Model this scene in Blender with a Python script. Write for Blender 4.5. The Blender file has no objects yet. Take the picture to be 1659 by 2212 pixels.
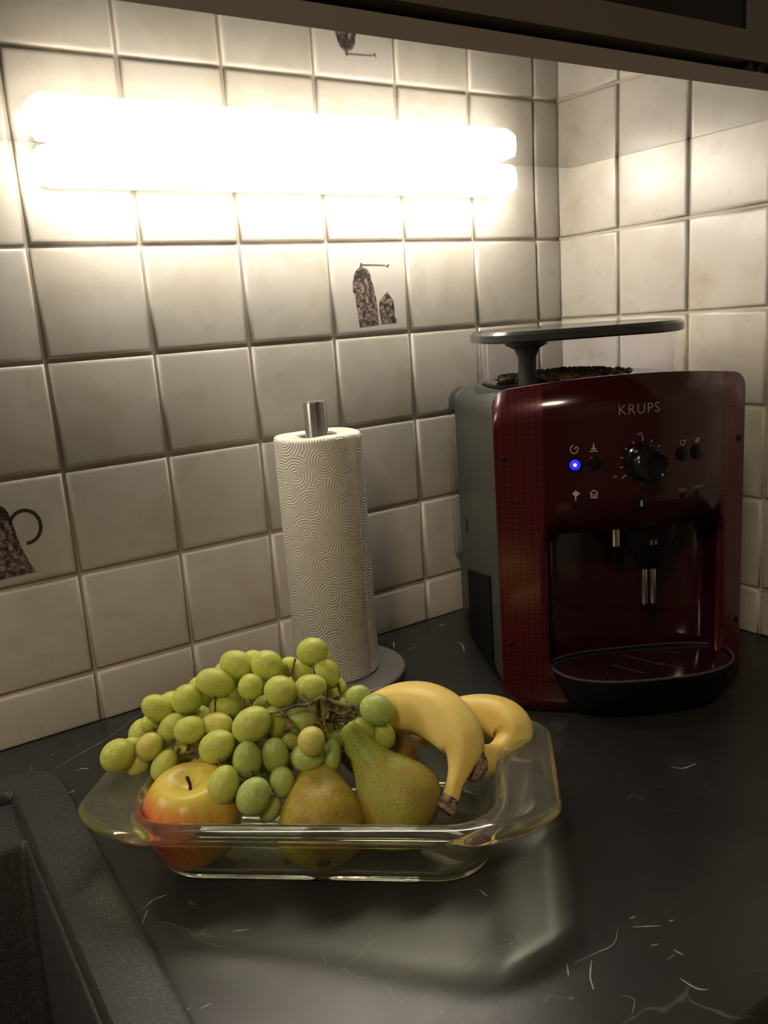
import bpy, bmesh, math, random
from mathutils import Vector, Matrix
from math import pi, sin, cos, radians, sqrt
random.seed(7)
SC = bpy.context.scene
COL = SC.collection
S = 0.1                                     # all numbers below are decimetres

# ------------------------------------------------------------------ camera
cam_d = bpy.data.cameras.new('camera'); cam = bpy.data.objects.new('camera', cam_d); COL.objects.link(cam)
RX = Vector((0.83441505, -0.54654592, -0.07098652))
DN = Vector((-0.1802313, -0.14887691, -0.97229231))
FW = Vector((0.52083414, 0.82408933, -0.22272982))
cam.matrix_world = Matrix(((RX.x, -DN.x, -FW.x, -8.02072*S), (RX.y, -DN.y, -FW.y, -8.06807*S),
                           (RX.z, -DN.z, -FW.z, 3.64949*S), (0, 0, 0, 1)))
cam_d.sensor_fit = 'VERTICAL'; cam_d.sensor_height = 36.0
cam_d.lens = 1799.84/2212*36.0
cam_d.clip_start = 0.01; cam_d.clip_end = 50
SC.camera = cam

# ------------------------------------------------------------------ world, lights, exposure
w = bpy.data.worlds.new('world'); SC.world = w; w.use_nodes = True
w.node_tree.nodes['Background'].inputs[0].default_value = (1.0, 0.86, 0.7, 1)
w.node_tree.nodes['Background'].inputs[1].default_value = 0.0
SC.view_settings.view_transform = 'Standard'; SC.view_settings.look = 'None'
SC.view_settings.gamma = 1.0; SC.view_settings.use_curve_mapping = False
SC.view_settings.exposure = 1.05
cy = SC.cycles; cy.max_bounces = 24; cy.glossy_bounces = 12; cy.transmission_bounces = 24; cy.transparent_max_bounces = 24; cy.diffuse_bounces = 5
cy.caustics_reflective = True; cy.caustics_refractive = True; cy.blur_glossy = 0.3
LAMP_STRENGTH = 11.5
LAMP_COLOR = (1.0, 0.91, 0.78)
FILL_STRENGTH = 19.0

# ------------------------------------------------------------------ material helpers
def mat(name, color=(.8,.8,.8), rough=.5, metal=0., spec=.5, coat=0., coat_rough=.05, trans=0., ior=1.45, sss=0., sssr=(1,1,1), emit=None, estr=0.):
    m = bpy.data.materials.new(name); m.use_nodes = True
    b = m.node_tree.nodes['Principled BSDF']
    b.inputs['Base Color'].default_value = (*color, 1)
    b.inputs['Roughness'].default_value = rough; b.inputs['Metallic'].default_value = metal
    b.inputs['Specular IOR Level'].default_value = spec
    b.inputs['Coat Weight'].default_value = coat; b.inputs['Coat Roughness'].default_value = coat_rough
    b.inputs['Transmission Weight'].default_value = trans; b.inputs['IOR'].default_value = ior
    if sss:
        b.inputs['Subsurface Weight'].default_value = sss
        b.inputs['Subsurface Radius'].default_value = sssr
        b.inputs['Subsurface Scale'].default_value = .01
    if emit:
        b.inputs['Emission Color'].default_value = (*emit, 1); b.inputs['Emission Strength'].default_value = estr
    return m
class NT:
    def __init__(s, m): s.t = m.node_tree; s.b = s.t.nodes['Principled BSDF']
    def n(s, ty, **k):
        x = s.t.nodes.new(ty)
        for a, v in k.items():
            if a.startswith('i_'): x.inputs[a[2:].replace('_', ' ')].default_value = v
            else: setattr(x, a, v)
        return x
    def l(s, a, b): s.t.links.new(a, b)
    def coord(s, kind='Object', scale=1., obj=None):
        c = s.n('ShaderNodeTexCoord'); mp = s.n('ShaderNodeMapping')
        mp.inputs['Scale'].default_value = scale if isinstance(scale, tuple) else (scale,)*3
        s.l(c.outputs[kind], mp.inputs[0]); return mp.outputs[0]
    def noise(s, v, scale, detail=3., rough=.5, dist=0.):
        x = s.n('ShaderNodeTexNoise'); x.inputs['Scale'].default_value = scale; x.inputs['Detail'].default_value = detail
        x.inputs['Roughness'].default_value = rough; x.inputs['Distortion'].default_value = dist
        s.l(v, x.inputs['Vector']); return x.outputs['Fac']
    def vor(s, v, scale, feature='F1'):
        x = s.n('ShaderNodeTexVoronoi', feature=feature); x.inputs['Scale'].default_value = scale
        s.l(v, x.inputs['Vector']); return x.outputs['Distance']
    def ramp(s, f, pts):
        x = s.n('ShaderNodeValToRGB'); cr = x.color_ramp
        while len(cr.elements) < len(pts): cr.elements.new(.5)
        for e, (p, c) in zip(cr.elements, pts):
            e.position = p; e.color = (*c, 1) if len(c) == 3 else c
        s.l(f, x.inputs[0]); return x.outputs[0]
    def math(s, op, a, b=None, c=None, clamp=False):
        x = s.n('ShaderNodeMath', operation=op); x.use_clamp = clamp
        for i, v in enumerate((a, b, c)):
            if v is None: continue
            if isinstance(v, (int, float)): x.inputs[i].default_value = v
            else: s.l(v, x.inputs[i])
        return x.outputs[0]
    def mix(s, f, a, b):
        x = s.n('ShaderNodeMix', data_type='RGBA')
        for i, v in ((0, f), (6, a), (7, b)):
            if isinstance(v, (int, float)): x.inputs[i].default_value = v
            elif isinstance(v, tuple): x.inputs[i].default_value = (*v, 1)
            else: s.l(v, x.inputs[i])
        return x.outputs[2]
    def bump(s, h, strength=.2, dist=.001):
        x = s.n('ShaderNodeBump'); x.inputs['Strength'].default_value = strength; x.inputs['Distance'].default_value = dist
        s.l(h, x.inputs['Height']); s.l(x.outputs[0], s.b.inputs['Normal'])
    def sep(s, v):
        x = s.n('ShaderNodeSeparateXYZ'); s.l(v, x.inputs[0]); return x.outputs
    def color(s, c): s.l(c, s.b.inputs['Base Color'])
    def rough(s, c): s.l(c, s.b.inputs['Roughness'])

# ------------------------------------------------------------------ object helpers
def mk(name, verts, faces, m, parent=None, smooth=False, loc=None, mats=None, fm=None):
    me = bpy.data.meshes.new(name)
    me.from_pydata([tuple(c*S for c in v) for v in verts], [], faces)
    for x in (mats or [m]): me.materials.append(x)
    if fm:
        for p, i in zip(me.polygons, fm): p.material_index = i
    if smooth:
        for p in me.polygons: p.use_smooth = True
    me.update()
    o = bpy.data.objects.new(name, me); COL.objects.link(o)
    if parent: o.parent = parent
    if loc: o.location = tuple(c*S for c in loc)
    return o
def fix(o):                                  # consistent outward normals
    bm = bmesh.new(); bm.from_mesh(o.data); bmesh.ops.remove_doubles(bm, verts=bm.verts, dist=1e-6)
    bmesh.ops.recalc_face_normals(bm, faces=bm.faces); bm.to_mesh(o.data); bm.free(); return o
def empty(name, loc, rz=0):
    o = bpy.data.objects.new(name, None); COL.objects.link(o); o.empty_display_size = .02
    o.location = tuple(c*S for c in loc); o.rotation_euler = (0, 0, rz); return o
def tag(o, label, cat, group=None, kind=None):
    if label: o['label'] = label
    if cat: o['category'] = cat
    if group: o['group'] = group
    if kind: o['kind'] = kind
    return o
def lab(o, label): o['label'] = label; return o
def auto_smooth(o, ang=35):
    me = o.data
    for p in me.polygons: p.use_smooth = True
    me.set_sharp_from_angle(angle=radians(ang)); return o
def bevel(o, width, seg=2, ang=35):
    b = o.modifiers.new('bevel', 'BEVEL'); b.width = width*S; b.segments = seg; b.limit_method = 'ANGLE'; b.angle_limit = radians(ang)
    b.harden_normals = False
    return auto_smooth(o, 50)
class MB:                                    # a bag of verts and faces
    def __init__(s): s.v = []; s.f = []
    def add(s, v, f):
        n = len(s.v); s.v += [tuple(p) for p in v]; s.f += [tuple(i+n for i in q) for q in f]; return s
    def box(s, x0, x1, y0, y1, z0, z1):
        v = [(x, y, z) for z in (z0, z1) for y in (y0, y1) for x in (x0, x1)]
        return s.add(v, [(0,2,3,1),(4,5,7,6),(0,1,5,4),(2,6,7,3),(0,4,6,2),(1,3,7,5)])
    def loft(s, rings, cap0=True, cap1=True, closed=True):
        n = len(rings[0]); f = []
        for k in range(len(rings)-1):
            for i in range(n if closed else n-1):
                j = (i+1) % n; f.append((k*n+i, k*n+j, (k+1)*n+j, (k+1)*n+i))
        if cap0: f.append(tuple(reversed(range(n))))
        if cap1: f.append(tuple((len(rings)-1)*n+i for i in range(n)))
        return s.add([p for r in rings for p in r], f)
    def tube(s, pts, rads, n=10, caps=True):
        pts = [Vector(p) for p in pts]; rings = []
        t0 = (pts[1]-pts[0]).normalized(); up = Vector((0,0,1)) if abs(t0.z) < .9 else Vector((1,0,0))
        a = t0.cross(up).normalized()
        for i, p in enumerate(pts):
            t = (pts[min(i+1, len(pts)-1)]-pts[max(i-1, 0)]).normalized()
            a = (a-t*a.dot(t)).normalized(); b = t.cross(a)
            r = rads[i] if isinstance(rads, (list, tuple)) else rads
            rings.append([p+a*r*cos(2*pi*k/n)+b*r*sin(2*pi*k/n) for k in range(n)])
        return s.loft(rings, caps, caps)
    def lathe(s, prof, n=32, c=(0,0,0), axis='z'):
        rings = []
        for r, z in prof:
            ring = []
            for k in range(n):
                a = 2*pi*k/n; p = (r*cos(a), r*sin(a), z)
                if axis == 'y': p = (r*cos(a), z, r*sin(a))
                if axis == 'x': p = (z, r*cos(a), r*sin(a))
                ring.append((p[0]+c[0], p[1]+c[1], p[2]+c[2]))
            rings.append(ring)
        return s.loft(rings, prof[0][0] > 1e-6, prof[-1][0] > 1e-6)
    def make(s, name, m, parent=None, smooth=False, **k):
        o = mk(name, s.v, s.f, m, parent, smooth, **k); return fix(o)
def rrect(cx, cy, hx, hy, r, z, k=6, side=6):
    """rounded rectangle ring, same vertex count for any size"""
    P = []
    for q, (sx, sy) in enumerate(((1,1),(-1,1),(-1,-1),(1,-1))):
        ox, oy = cx+sx*(hx-r), cy+sy*(hy-r)
        for i in range(k+1):
            a = pi/2*(q+i/k); P.append((ox+r*cos(a), oy+r*sin(a), z))
        nx, ny = ((-1,1),(-1,-1),(1,-1),(1,1))[q]
        a = pi/2*(q+1); s0 = (ox+r*cos(a), oy+r*sin(a)); s1 = (cx+nx*(hx-r)+r*cos(a), cy+ny*(hy-r)+r*sin(a))
        for i in range(1, side):
            t = i/side; P.append((s0[0]+(s1[0]-s0[0])*t, s0[1]+(s1[1]-s0[1])*t, z))
    return P
def catmull(P, n=6):
    out = []; P = [Vector(p) for p in P]; Q = [P[0]*2-P[1]]+P+[P[-1]*2-P[-2]]
    for i in range(1, len(Q)-2):
        for k in range(n):
            t = k/n; a, b, c, d = Q[i-1:i+3]
            out.append(.5*((2*b)+(c-a)*t+(2*a-5*b+4*c-d)*t*t+(3*b-3*c+d-a)*t**3))
    out.append(P[-1]); return out

# ------------------------------------------------------------------ materials of the setting
def tile_material(name, c0, c1, c2):
    m = mat(name, rough=.3, spec=.5); N = NT(m)
    c = N.n('ShaderNodeTexCoord'); oi = N.n('ShaderNodeObjectInfo')
    ad = N.n('ShaderNodeVectorMath', operation='ADD'); N.l(c.outputs['Object'], ad.inputs[0]); N.l(oi.outputs['Location'], ad.inputs[1])
    f = N.noise(ad.outputs[0], 14, 3, .55, .4)
    N.color(N.ramp(f, [(.3, c0), (.52, c1), (.75, c2)]))
    N.rough(N.math('MULTIPLY_ADD', N.noise(ad.outputs[0], 30, 2), .2, .2))
    h = N.math('ADD', N.noise(ad.outputs[0], 22, 2), N.math('MULTIPLY', N.noise(ad.outputs[0], 160, 2), .08))
    N.bump(h, .35, .0016)
    return m
M_tile = tile_material('glazed_tile', (.60,.55,.46), (.68,.645,.575), (.63,.60,.55))
M_tile2 = tile_material('smooth_tile', (.70,.665,.60), (.72,.69,.63), (.68,.66,.61))
M_grout = mat('grout', (.56,.51,.43), .9); N = NT(M_grout); N.bump(N.noise(N.coord(), 600, 2), .4, .0006)
M_paint = mat('wall_paint', (.42,.39,.34), .85)
M_dark_room = mat('room_paint', (.20,.18,.155), .9)
M_floor = mat('floor_vinyl', (.10,.085,.07), .6)

M_counter = mat('black_stone_laminate', (.02,.02,.021), .4, spec=.5); N = NT(M_counter)
v = N.coord('Object', 1.)
warp = N.n('ShaderNodeTexNoise'); warp.inputs['Scale'].default_value = 9; warp.inputs['Detail'].default_value = 4; N.l(v, warp.inputs['Vector'])
wv = N.n('ShaderNodeVectorMath', operation='MULTIPLY_ADD'); wv.inputs[1].default_value = (.10,.10,.10)
N.l(warp.outputs['Color'], wv.inputs[0]); N.l(v, wv.inputs[2])
ed = N.vor(wv.outputs[0], 7.5, 'DISTANCE_TO_EDGE')
line = N.ramp(ed, [(0, (1,1,1)), (.003, (.5,.5,.5)), (.007, (0,0,0))])
msk = N.ramp(N.noise(v, 11, 4, .65), [(.53, (0,0,0)), (.66, (1,1,1))])
vein = N.math('MULTIPLY', line, msk)
ed2 = N.vor(wv.outputs[0], 24, 'DISTANCE_TO_EDGE')
line2 = N.ramp(ed2, [(0, (1,1,1)), (.016, (0,0,0))])
msk2 = N.ramp(N.noise(v, 30, 3, .6), [(.60, (0,0,0)), (.72, (1,1,1))])
vein2 = N.math('MULTIPLY', line2, msk2)
sp = N.ramp(N.vor(v, 95), [(0, (1,1,1)), (.07, (.5,.5,.5)), (.13, (0,0,0))])
spm = N.ramp(N.noise(v, 60, 2), [(.56, (0,0,0)), (.66, (1,1,1))])
fac = N.math('ADD', N.math('ADD', N.math('MULTIPLY', vein, .25), N.math('MULTIPLY', vein2, .35)), N.math('MULTIPLY', N.math('MULTIPLY', sp, spm), .4), clamp=True)
base = N.ramp(N.noise(v, 6, 5, .6), [(.3, (.018,.018,.018)), (.7, (.034,.033,.031))])
N.color(N.mix(fac, base, (.42,.39,.33)))
N.rough(N.math('MULTIPLY_ADD', N.noise(v, 25, 3), .10, .26))
N.bump(N.noise(v, 500, 2), .12, .0004)
M_vein = mat('pale_vein_print', (.38,.35,.30), .45)

M_sink = mat('black_granite_composite', (.03,.03,.03), .45); N = NT(M_sink); v = N.coord('Object', 1.)
g = N.noise(v, 900, 2, .7); N.color(N.ramp(g, [(.42, (.022,.022,.021)), (.6, (.05,.05,.048)), (.74, (.20,.19,.18))]))
N.bump(g, .25, .0004)

# ------------------------------------------------------------------ geometry constants
PZ = .9949; Z0 = 4.505; X6 = -.414; YR0 = -1.023; PR = .969
ZC = 5.3107; SL = -.01144; GAP = .278; DC = 3.618
def zc(y): return ZC+SL*(-y)

# ------------------------------------------------------------------ walls, tiles
GR_W = .018                                     # half width of a joint
def tile_mesh(wd, ht, name='tile'):
    rings = []
    for ins, h in ((0, 0), (0, .030), (.007, .045), (.020, .052), (.042, .055)):
        rings.append([(ins, -h, ins), (wd-ins, -h, ins), (wd-ins, -h, ht-ins), (ins, -h, ht-ins)])
    b = MB().loft(rings, False, True)
    me_o = b.make(name, M_tile, smooth=True)
    me = me_o.data; bpy.data.objects.remove(me_o); return me
tile_cache = {}
def get_tile(wd, ht):
    k = (round(wd, 3), round(ht, 3))
    if k not in tile_cache: tile_cache[k] = tile_mesh(*k)
    return tile_cache[k]
ZTOP = 5.44
wall_back = MB().box(-16, .5, .02, 1.0, -9, 15.5).make('wall_back', M_paint); tag(wall_back, None, None, kind='structure')
wall_right = MB().box(.02, 1.0, -26, .02, -9, 15.5).make('wall_right', M_paint); tag(wall_right, None, None, kind='structure')
lab(wall_back, 'long wall of cream square tiles behind the fruit dish'); lab(wall_right, 'short wall of cream square tiles right of the corner')
g1 = MB().box(-13.4, 0, -.012, .02, 0, ZTOP).make('grout', M_grout, wall_back)
g2 = MB().box(-.012, .02, -6.4, -.02, 0, ZTOP).make('grout', M_grout, wall_right)
zrows = []; zs = [Z0-k*PZ for k in range(5)]
edges = [ZTOP]+zs+[0.0]
rows = [(edges[i+1]+(GR_W if i < len(edges)-2 else .004), edges[i]-(GR_W if i else 0)) for i in range(len(edges)-1)]
xe = [-.006]+[X6-i*1.0 for i in range(14)]
tiles = {}
rt = random.Random(3)
for ci in range(len(xe)-1):
    x1 = xe[ci]-(GR_W if ci else 0); x0 = xe[ci+1]+GR_W
    for ri, (z0, z1) in enumerate(rows):
        o = bpy.data.objects.new('tile', get_tile(x1-x0, z1-z0)); COL.objects.link(o); o.parent = wall_back
        o.location = (x0*S, (.004+rt.uniform(-.004, .004))*S, z0*S); o.rotation_euler = (rt.uniform(-.004, .004), 0, rt.uniform(-.004, .004))
        tiles['b', ci, ri] = o
ye = [-.07]+[YR0-i*PR for i in range(7)]
for ci in range(len(ye)-1):
    y1 = ye[ci]-(GR_W if ci else 0); y0 = ye[ci+1]+GR_W
    if y0 < -6.4: continue
    for ri, (z0, z1) in enumerate(rows):
        o = bpy.data.objects.new('tile', get_tile(y1-y0, z1-z0)); COL.objects.link(o); o.parent = wall_right
        o.location = ((.004+rt.uniform(-.004, .004))*S, y1*S, z0*S); o.rotation_euler = (0, rt.uniform(-.004, .004), -pi/2+rt.uniform(-.004, .004))
        tiles['r', ci, ri] = o
# printed tiles: a coffee mill with its little box, and a coffee pot
M_print = mat('tile_print', (.1,.09,.08), .35); N = NT(M_print); v = N.coord('Object', 1.)
N.color(N.ramp(N.noise(v, 260, 3, .7), [(.40, (.035,.028,.024)), (.50, (.17,.12,.095)), (.60, (.36,.32,.29))]))
M_print_plain = mat('tile_print_plain', (.16,.15,.14), .35)
def flat(name, polys, m, parent, x0, z0, label=None):
    """thin printed shapes on a back wall tile; polys in wall x,z"""
    b = MB()
    for P in polys:
        n = len(P); b.add([(x-x0, -.0565, z-z0) for x, z in P], [tuple(range(n))])
    o = mk(name, b.v, b.f, m, parent)
    if label: lab(o, label)
    return o
def arc(cx, cz, rx, rz, a0, a1, n=14): return [(cx+rx*cos(radians(a0+(a1-a0)*i/n)), cz+rz*sin(radians(a0+(a1-a0)*i/n))) for i in range(n+1)]
def band(cx, cz, rx, rz, w, a0, a1, n=14):
    o = arc(cx, cz, rx, rz, a0, a1, n); i = arc(cx, cz, rx-w, rz-w, a0, a1, n)
    return [(o[k], o[k+1], i[k+1], i[k]) for k in range(n)]
tc = tiles['b', 4, 1] if False else None
# column between V3 and V4 counted from the corner: xe[0]=corner, xe[1]=V6 ... V3=xe[4], V4=xe[3]
tm = tiles['b', 3, 1]; tm.data = tm.data.copy(); tm.data.materials[0] = M_tile2; lab(tm, 'glazed tile printed with a speckled coffee mill')
x0, z0 = xe[4]+GR_W, rows[1][0]
mill = [(-3.09, 3.60), (-2.84, 3.615), (-2.845, 3.85), (-2.87, 4.02), (-2.90, 4.10)]+arc(-3.01, 4.10, .115, .14, 10, 170, 10)+[(-3.145, 4.08), (-3.145, 3.98), (-3.125, 3.95)]
boxp = [(-2.80, 3.62), (-2.60, 3.62), (-2.595, 3.66), (-2.62, 3.69), (-2.615, 3.75), (-2.62, 3.86), (-2.70, 3.97), (-2.81, 3.87), (-2.82, 3.75)]
flat('printed_picture', [mill, boxp], M_print, tm, x0, z0)
flat('printed_crank', [[(-3.04, 4.235), (-3.0, 4.235), (-3.0, 4.275), (-3.015, 4.29), (-3.03, 4.275)], [(-3.0, 4.255), (-2.70, 4.245), (-2.70, 4.258), (-3.0, 4.272)],
     [(-2.70, 4.235), (-2.665, 4.225), (-2.645, 4.265), (-2.68, 4.255)], arc(-3.012, 4.12, .085, .105, 0, 180, 10)], M_print_plain, tm, x0, z0)
tj = tiles['b', 7, 3]; lab(tj, 'glazed tile printed with a speckled coffee pot')
x0, z0 = xe[8]+GR_W, rows[3][0]
pot = [(-7.33, 1.615), (-6.79, 1.625), (-6.83, 1.72), (-6.87, 1.85), (-6.90, 1.98), (-6.915, 2.08), (-6.93, 2.18), (-7.20, 2.18), (-7.24, 1.9), (-7.29, 1.75)]
flat('printed_picture', [pot], M_print, tj, x0, z0)
M_pd = mat('tile_print_dark', (.05,.045,.04), .35)
flat('printed_handle', band(-6.82, 2.06, .15, .17, .032, -95, 155)+[arc(-7.07, 2.18, .135, .13, 0, 180, 12)]+[arc(-7.06, 2.35, .035, .045, 0, 360, 10)[:-1]], M_pd, tj, x0, z0)

# the rest of the room, out of view
for nm, bx in (('floor', (-30, 1, -26, 1, -10, -9)), ('ceiling', (-30, 1, -26, 1, 15.5, 16.5)), ('wall_left', (-31, -30, -26, 1, -9, 15.5)), ('wall_front', (-30, 1, -27, -26, -9, 15.5))):
    o = MB().box(*bx).make(nm, M_floor if nm == 'floor' else M_dark_room); o['kind'] = 'structure'
o = MB().box(-30, -16, .02, 1.0, -9, 15.5).make('wall_back_far', M_dark_room); o['kind'] = 'structure'; o.name = 'wall_side'
# weak fill lamp added on the ceiling, unseen behind the camera (the rest of the kitchen is nearly dark)
rl = empty('added_fill_lamp', (-17, -14, 15.5)); tag(rl, 'added round fill lamp on the ceiling behind the viewer', 'lamp')
M_fill_glow = mat('fill_lamp_glow', (.9,.85,.75), .5, emit=(1, .80, .56), estr=FILL_STRENGTH)
MB().lathe([(.0, -.9), (1.2, -.8), (1.9, -.4), (2.0, -.12)], 32).make('fill_lamp_shade', M_fill_glow, rl, True)
MB().lathe([(2.1, -.12), (2.1, 0)], 32).make('fill_lamp_plate', mat('fill_lamp_metal', (.6,.6,.6), .4, .8), rl)

# ------------------------------------------------------------------ countertop with sink cut-out
b = MB(); xs = [-16, -12.0, -7.10, -.02]; ys = [-5.93, -5.3, -.75, .0]
cells = [(i, j) for i in range(3) for j in range(3) if (i, j) != (1, 1)]
vs = {}; 
def cv(i, j, z):
    k = (i, j, z)
    if k not in vs: vs[k] = len(b.v); b.v.append((xs[i], ys[j], z))
    return vs[k]
for i, j in cells:
    b.f.append((cv(i,j,0.), cv(i+1,j,0.), cv(i+1,j+1,0.), cv(i,j+1,0.))); b.f.append((cv(i,j,-.38), cv(i,j+1,-.38), cv(i+1,j+1,-.38), cv(i+1,j,-.38)))
    for (a, c2, d, e2) in (((i,j),(i+1,j),0,-1), ((i+1,j),(i+1,j+1),1,0), ((i+1,j+1),(i,j+1),0,1), ((i,j+1),(i,j),-1,0)):
        if (i+d, j+e2) not in cells: b.f.append((cv(*a,-.38), cv(*c2,-.38), cv(*c2,0.), cv(*a,0.)))
ct = b.make('countertop', M_counter); tag(ct, 'black stone-look countertop with pale veins', 'countertop')
bevel(ct, .03, 2, 60)
def ribbon(P, wd, name='vein'):
    P = catmull([(x, y, 0) for x, y in P], 4); b = MB(); n = len(P)
    L = []; Rr = []
    for i, p in enumerate(P):
        t = (P[min(i+1, n-1)]-P[max(i-1, 0)]).normalized(); s_ = Vector((-t.y, t.x, 0)); k = wd*(.35+.65*sin(pi*(i+.3)/(n+.6)))*random.uniform(.6, 1.2)
        L.append(p+s_*k); Rr.append(p-s_*k)
    b.add([(q.x, q.y, .0016) for q in L+Rr], [(i, i+1, n+i+1, n+i) for i in range(n-1)])
    return mk(name, b.v, b.f, M_vein, ct)
for P, wd in [([(-4.721, -5.548), (-4.718, -5.612), (-4.704, -5.66), (-4.671, -5.689)], 0.0072), ([(-4.575, -5.393), (-4.571, -5.421), (-4.566, -5.45)], 0.005), ([(-2.969, -4.111), (-2.924, -4.187), (-2.789, -4.208)], 0.007), ([(-5.132, -5.099), (-5.16, -5.132), (-5.188, -5.165)], 0.005), ([(-5.003, -5.165), (-5.098, -5.243), (-5.152, -5.318)], 0.005), ([(-4.617, -5.126), (-4.546, -5.175), (-4.474, -5.224)], 0.0043), ([(-4.406, -5.227), (-4.392, -5.233), (-4.378, -5.239)], 0.0052), ([(-5.099, -5.121), (-4.964, -5.136), (-4.81, -5.154), (-4.688, -5.08)], 0.0026), ([(-4.573, -5.07), (-4.552, -5.074), (-4.531, -5.077)], 0.0053), ([(-4.652, -5.292), (-4.63, -5.302), (-4.608, -5.312)], 0.0037), ([(-7.058, -1.235), (-7.01, -1.239), (-6.962, -1.225)], 0.0077), ([(-6.861, -0.896), (-6.813, -0.896), (-6.776, -0.938)], 0.0056), ([(-7.013, -0.727), (-6.784, -0.606), (-6.495, -0.47), (-6.097, -0.182)], 0.0028), ([(-7.092, -4.046), (-7.03, -4.058), (-6.998, -4.058)], 0.0048), ([(-6.963, -4.097), (-6.928, -4.1), (-6.892, -4.103)], 0.0032), ([(-6.975, -3.083), (-6.879, -3.028), (-6.779, -3.032)], 0.0038), ([(-6.573, -3.635), (-6.523, -3.664), (-6.473, -3.693)], 0.0036), ([(-7.046, -3.264), (-6.99, -3.181), (-6.934, -3.099)], 0.0029), ([(-5.925, -4.943), (-5.907, -4.941), (-5.89, -4.939)], 0.0039), ([(-5.117, -4.296), (-5.117, -4.342), (-5.116, -4.388)], 0.0042), ([(-2.438, -0.291), (-2.396, -0.3), (-2.353, -0.309)], 0.0088), ([(-2.615, -0.854), (-2.599, -0.945), (-2.714, -1.132)], 0.0066), ([(-3.161, -0.66), (-3.091, -0.651), (-3.02, -0.643)], 0.0052), ([(-3.122, -0.318), (-3.184, -0.421), (-3.247, -0.524)], 0.0051), ([(-4.588, -5.419), (-4.63, -5.42), (-4.672, -5.422)], 0.0017), ([(-5.067, -5.432), (-5.033, -5.498), (-5.114, -5.552)], 0.0022), ([(-6.994, -0.448), (-6.976, -0.442), (-6.959, -0.435)], 0.0053)]: ribbon(P, wd)

# ------------------------------------------------------------------ sink
sk = empty('sink', (-9.5, -3.0, 0)); tag(sk, 'black speckled composite sink at the left edge of the counter', 'sink')
def rr(x0, x1, y0, y1, r, z): return rrect((x0+x1)/2+9.5, (y0+y1)/2+3.0, (x1-x0)/2, (y1-y0)/2, r, z)
b = MB().loft([rr(-12.04, -7.115, -5.28, -.765, .25, -.30), rr(-12.04, -7.115, -5.28, -.765, .25, .003), rr(-12.09, -7.065, -5.33, -.715, .30, .003), rr(-12.09, -7.065, -5.33, -.715, .30, .022),
      rr(-12.06, -7.09, -5.30, -.74, .28, .034), rr(-11.80, -7.375, -4.95, -.97, .10, .030), rr(-11.79, -7.39, -4.94, -.985, .09, .01), rr(-11.79, -7.39, -4.94, -.985, .09, -.055),
      rr(-11.72, -7.40, -4.85, -1.655, .08, -.06), rr(-11.70, -7.415, -4.83, -1.675, .08, -.085), rr(-11.6, -7.50, -4.75, -1.76, .15, -1.7), rr(-11.5, -7.6, -4.6, -1.9, .2, -1.8)], False, True)
o = b.make('basin', M_sink, sk); auto_smooth(o, 40)
sol = o.modifiers.new('solid', 'SOLIDIFY'); sol.thickness = -.004; sol.offset = -1
MB().lathe([(0, -1.78), (.42, -1.78), (.45, -1.795)], 32, (0, 0, 0)).make('drain', mat('sink_steel', (.6,.6,.6), .3, 1.), sk, True)

# base cabinet under the counter (only its dark edge could be glimpsed)
M_base = mat('base_front', (.045,.043,.042), .5)
bc = empty('base_cabinet', (-3.5, -2.9, -9)); tag(bc, 'dark base cabinet under the black countertop', 'cabinet')
MB().box(-3.4, 3.4, -2.5, 2.8, 1.0, 8.6).make('carcass', M_base, bc); MB().box(-3.4, 3.4, -2.0, 2.8, 0, 1.0).make('plinth', M_base, bc)
for x in (-3.38, .02): 
    d = bevel(MB().box(x, x+3.36, -2.7, -2.52, 1.05, 8.5).make('door', M_base, bc), .03)
    MB().box(x+.8, x+2.56, -2.86, -2.80, 8.0, 8.1).box(x+.85, x+.95, -2.82, -2.69, 8.0, 8.1).box(x+2.4, x+2.5, -2.82, -2.69, 8.0, 8.1).make('handle', mat('handle_steel', (.5,.5,.5), .3, 1.), d)

# ------------------------------------------------------------------ wall cabinet with mirror-gloss underside
M_cab = mat('cabinet_taupe', (.15,.13,.11), .55)
M_cab_edge = mat('cabinet_edge', (.27,.24,.21), .5)
M_gloss = mat('gloss_underside', (.33,.315,.295), .025, 1.0)
M_blackglass = mat('black_glass', (.006,.006,.006), .12, spec=.5)
M_void = mat('shadow_gap_black', (.012,.011,.01), .8)
wc = empty('wall_cabinet', (-5.0, -1.9, 5.3)); tag(wc, 'taupe wall cabinet with glossy mirror-like underside', 'cabinet')
def L(x0, x1, y0, y1, z0, z1, dx=-5.0, dy=-1.9, dz=5.3): return (x0-dx, x1-dx, y0-dy, y1-dy, z0-dz, z1-dz)
MB().box(*L(-15.8, -.07, -3.40, -.08, 5.46, 11.0)).make('carcass', M_cab, wc)
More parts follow.
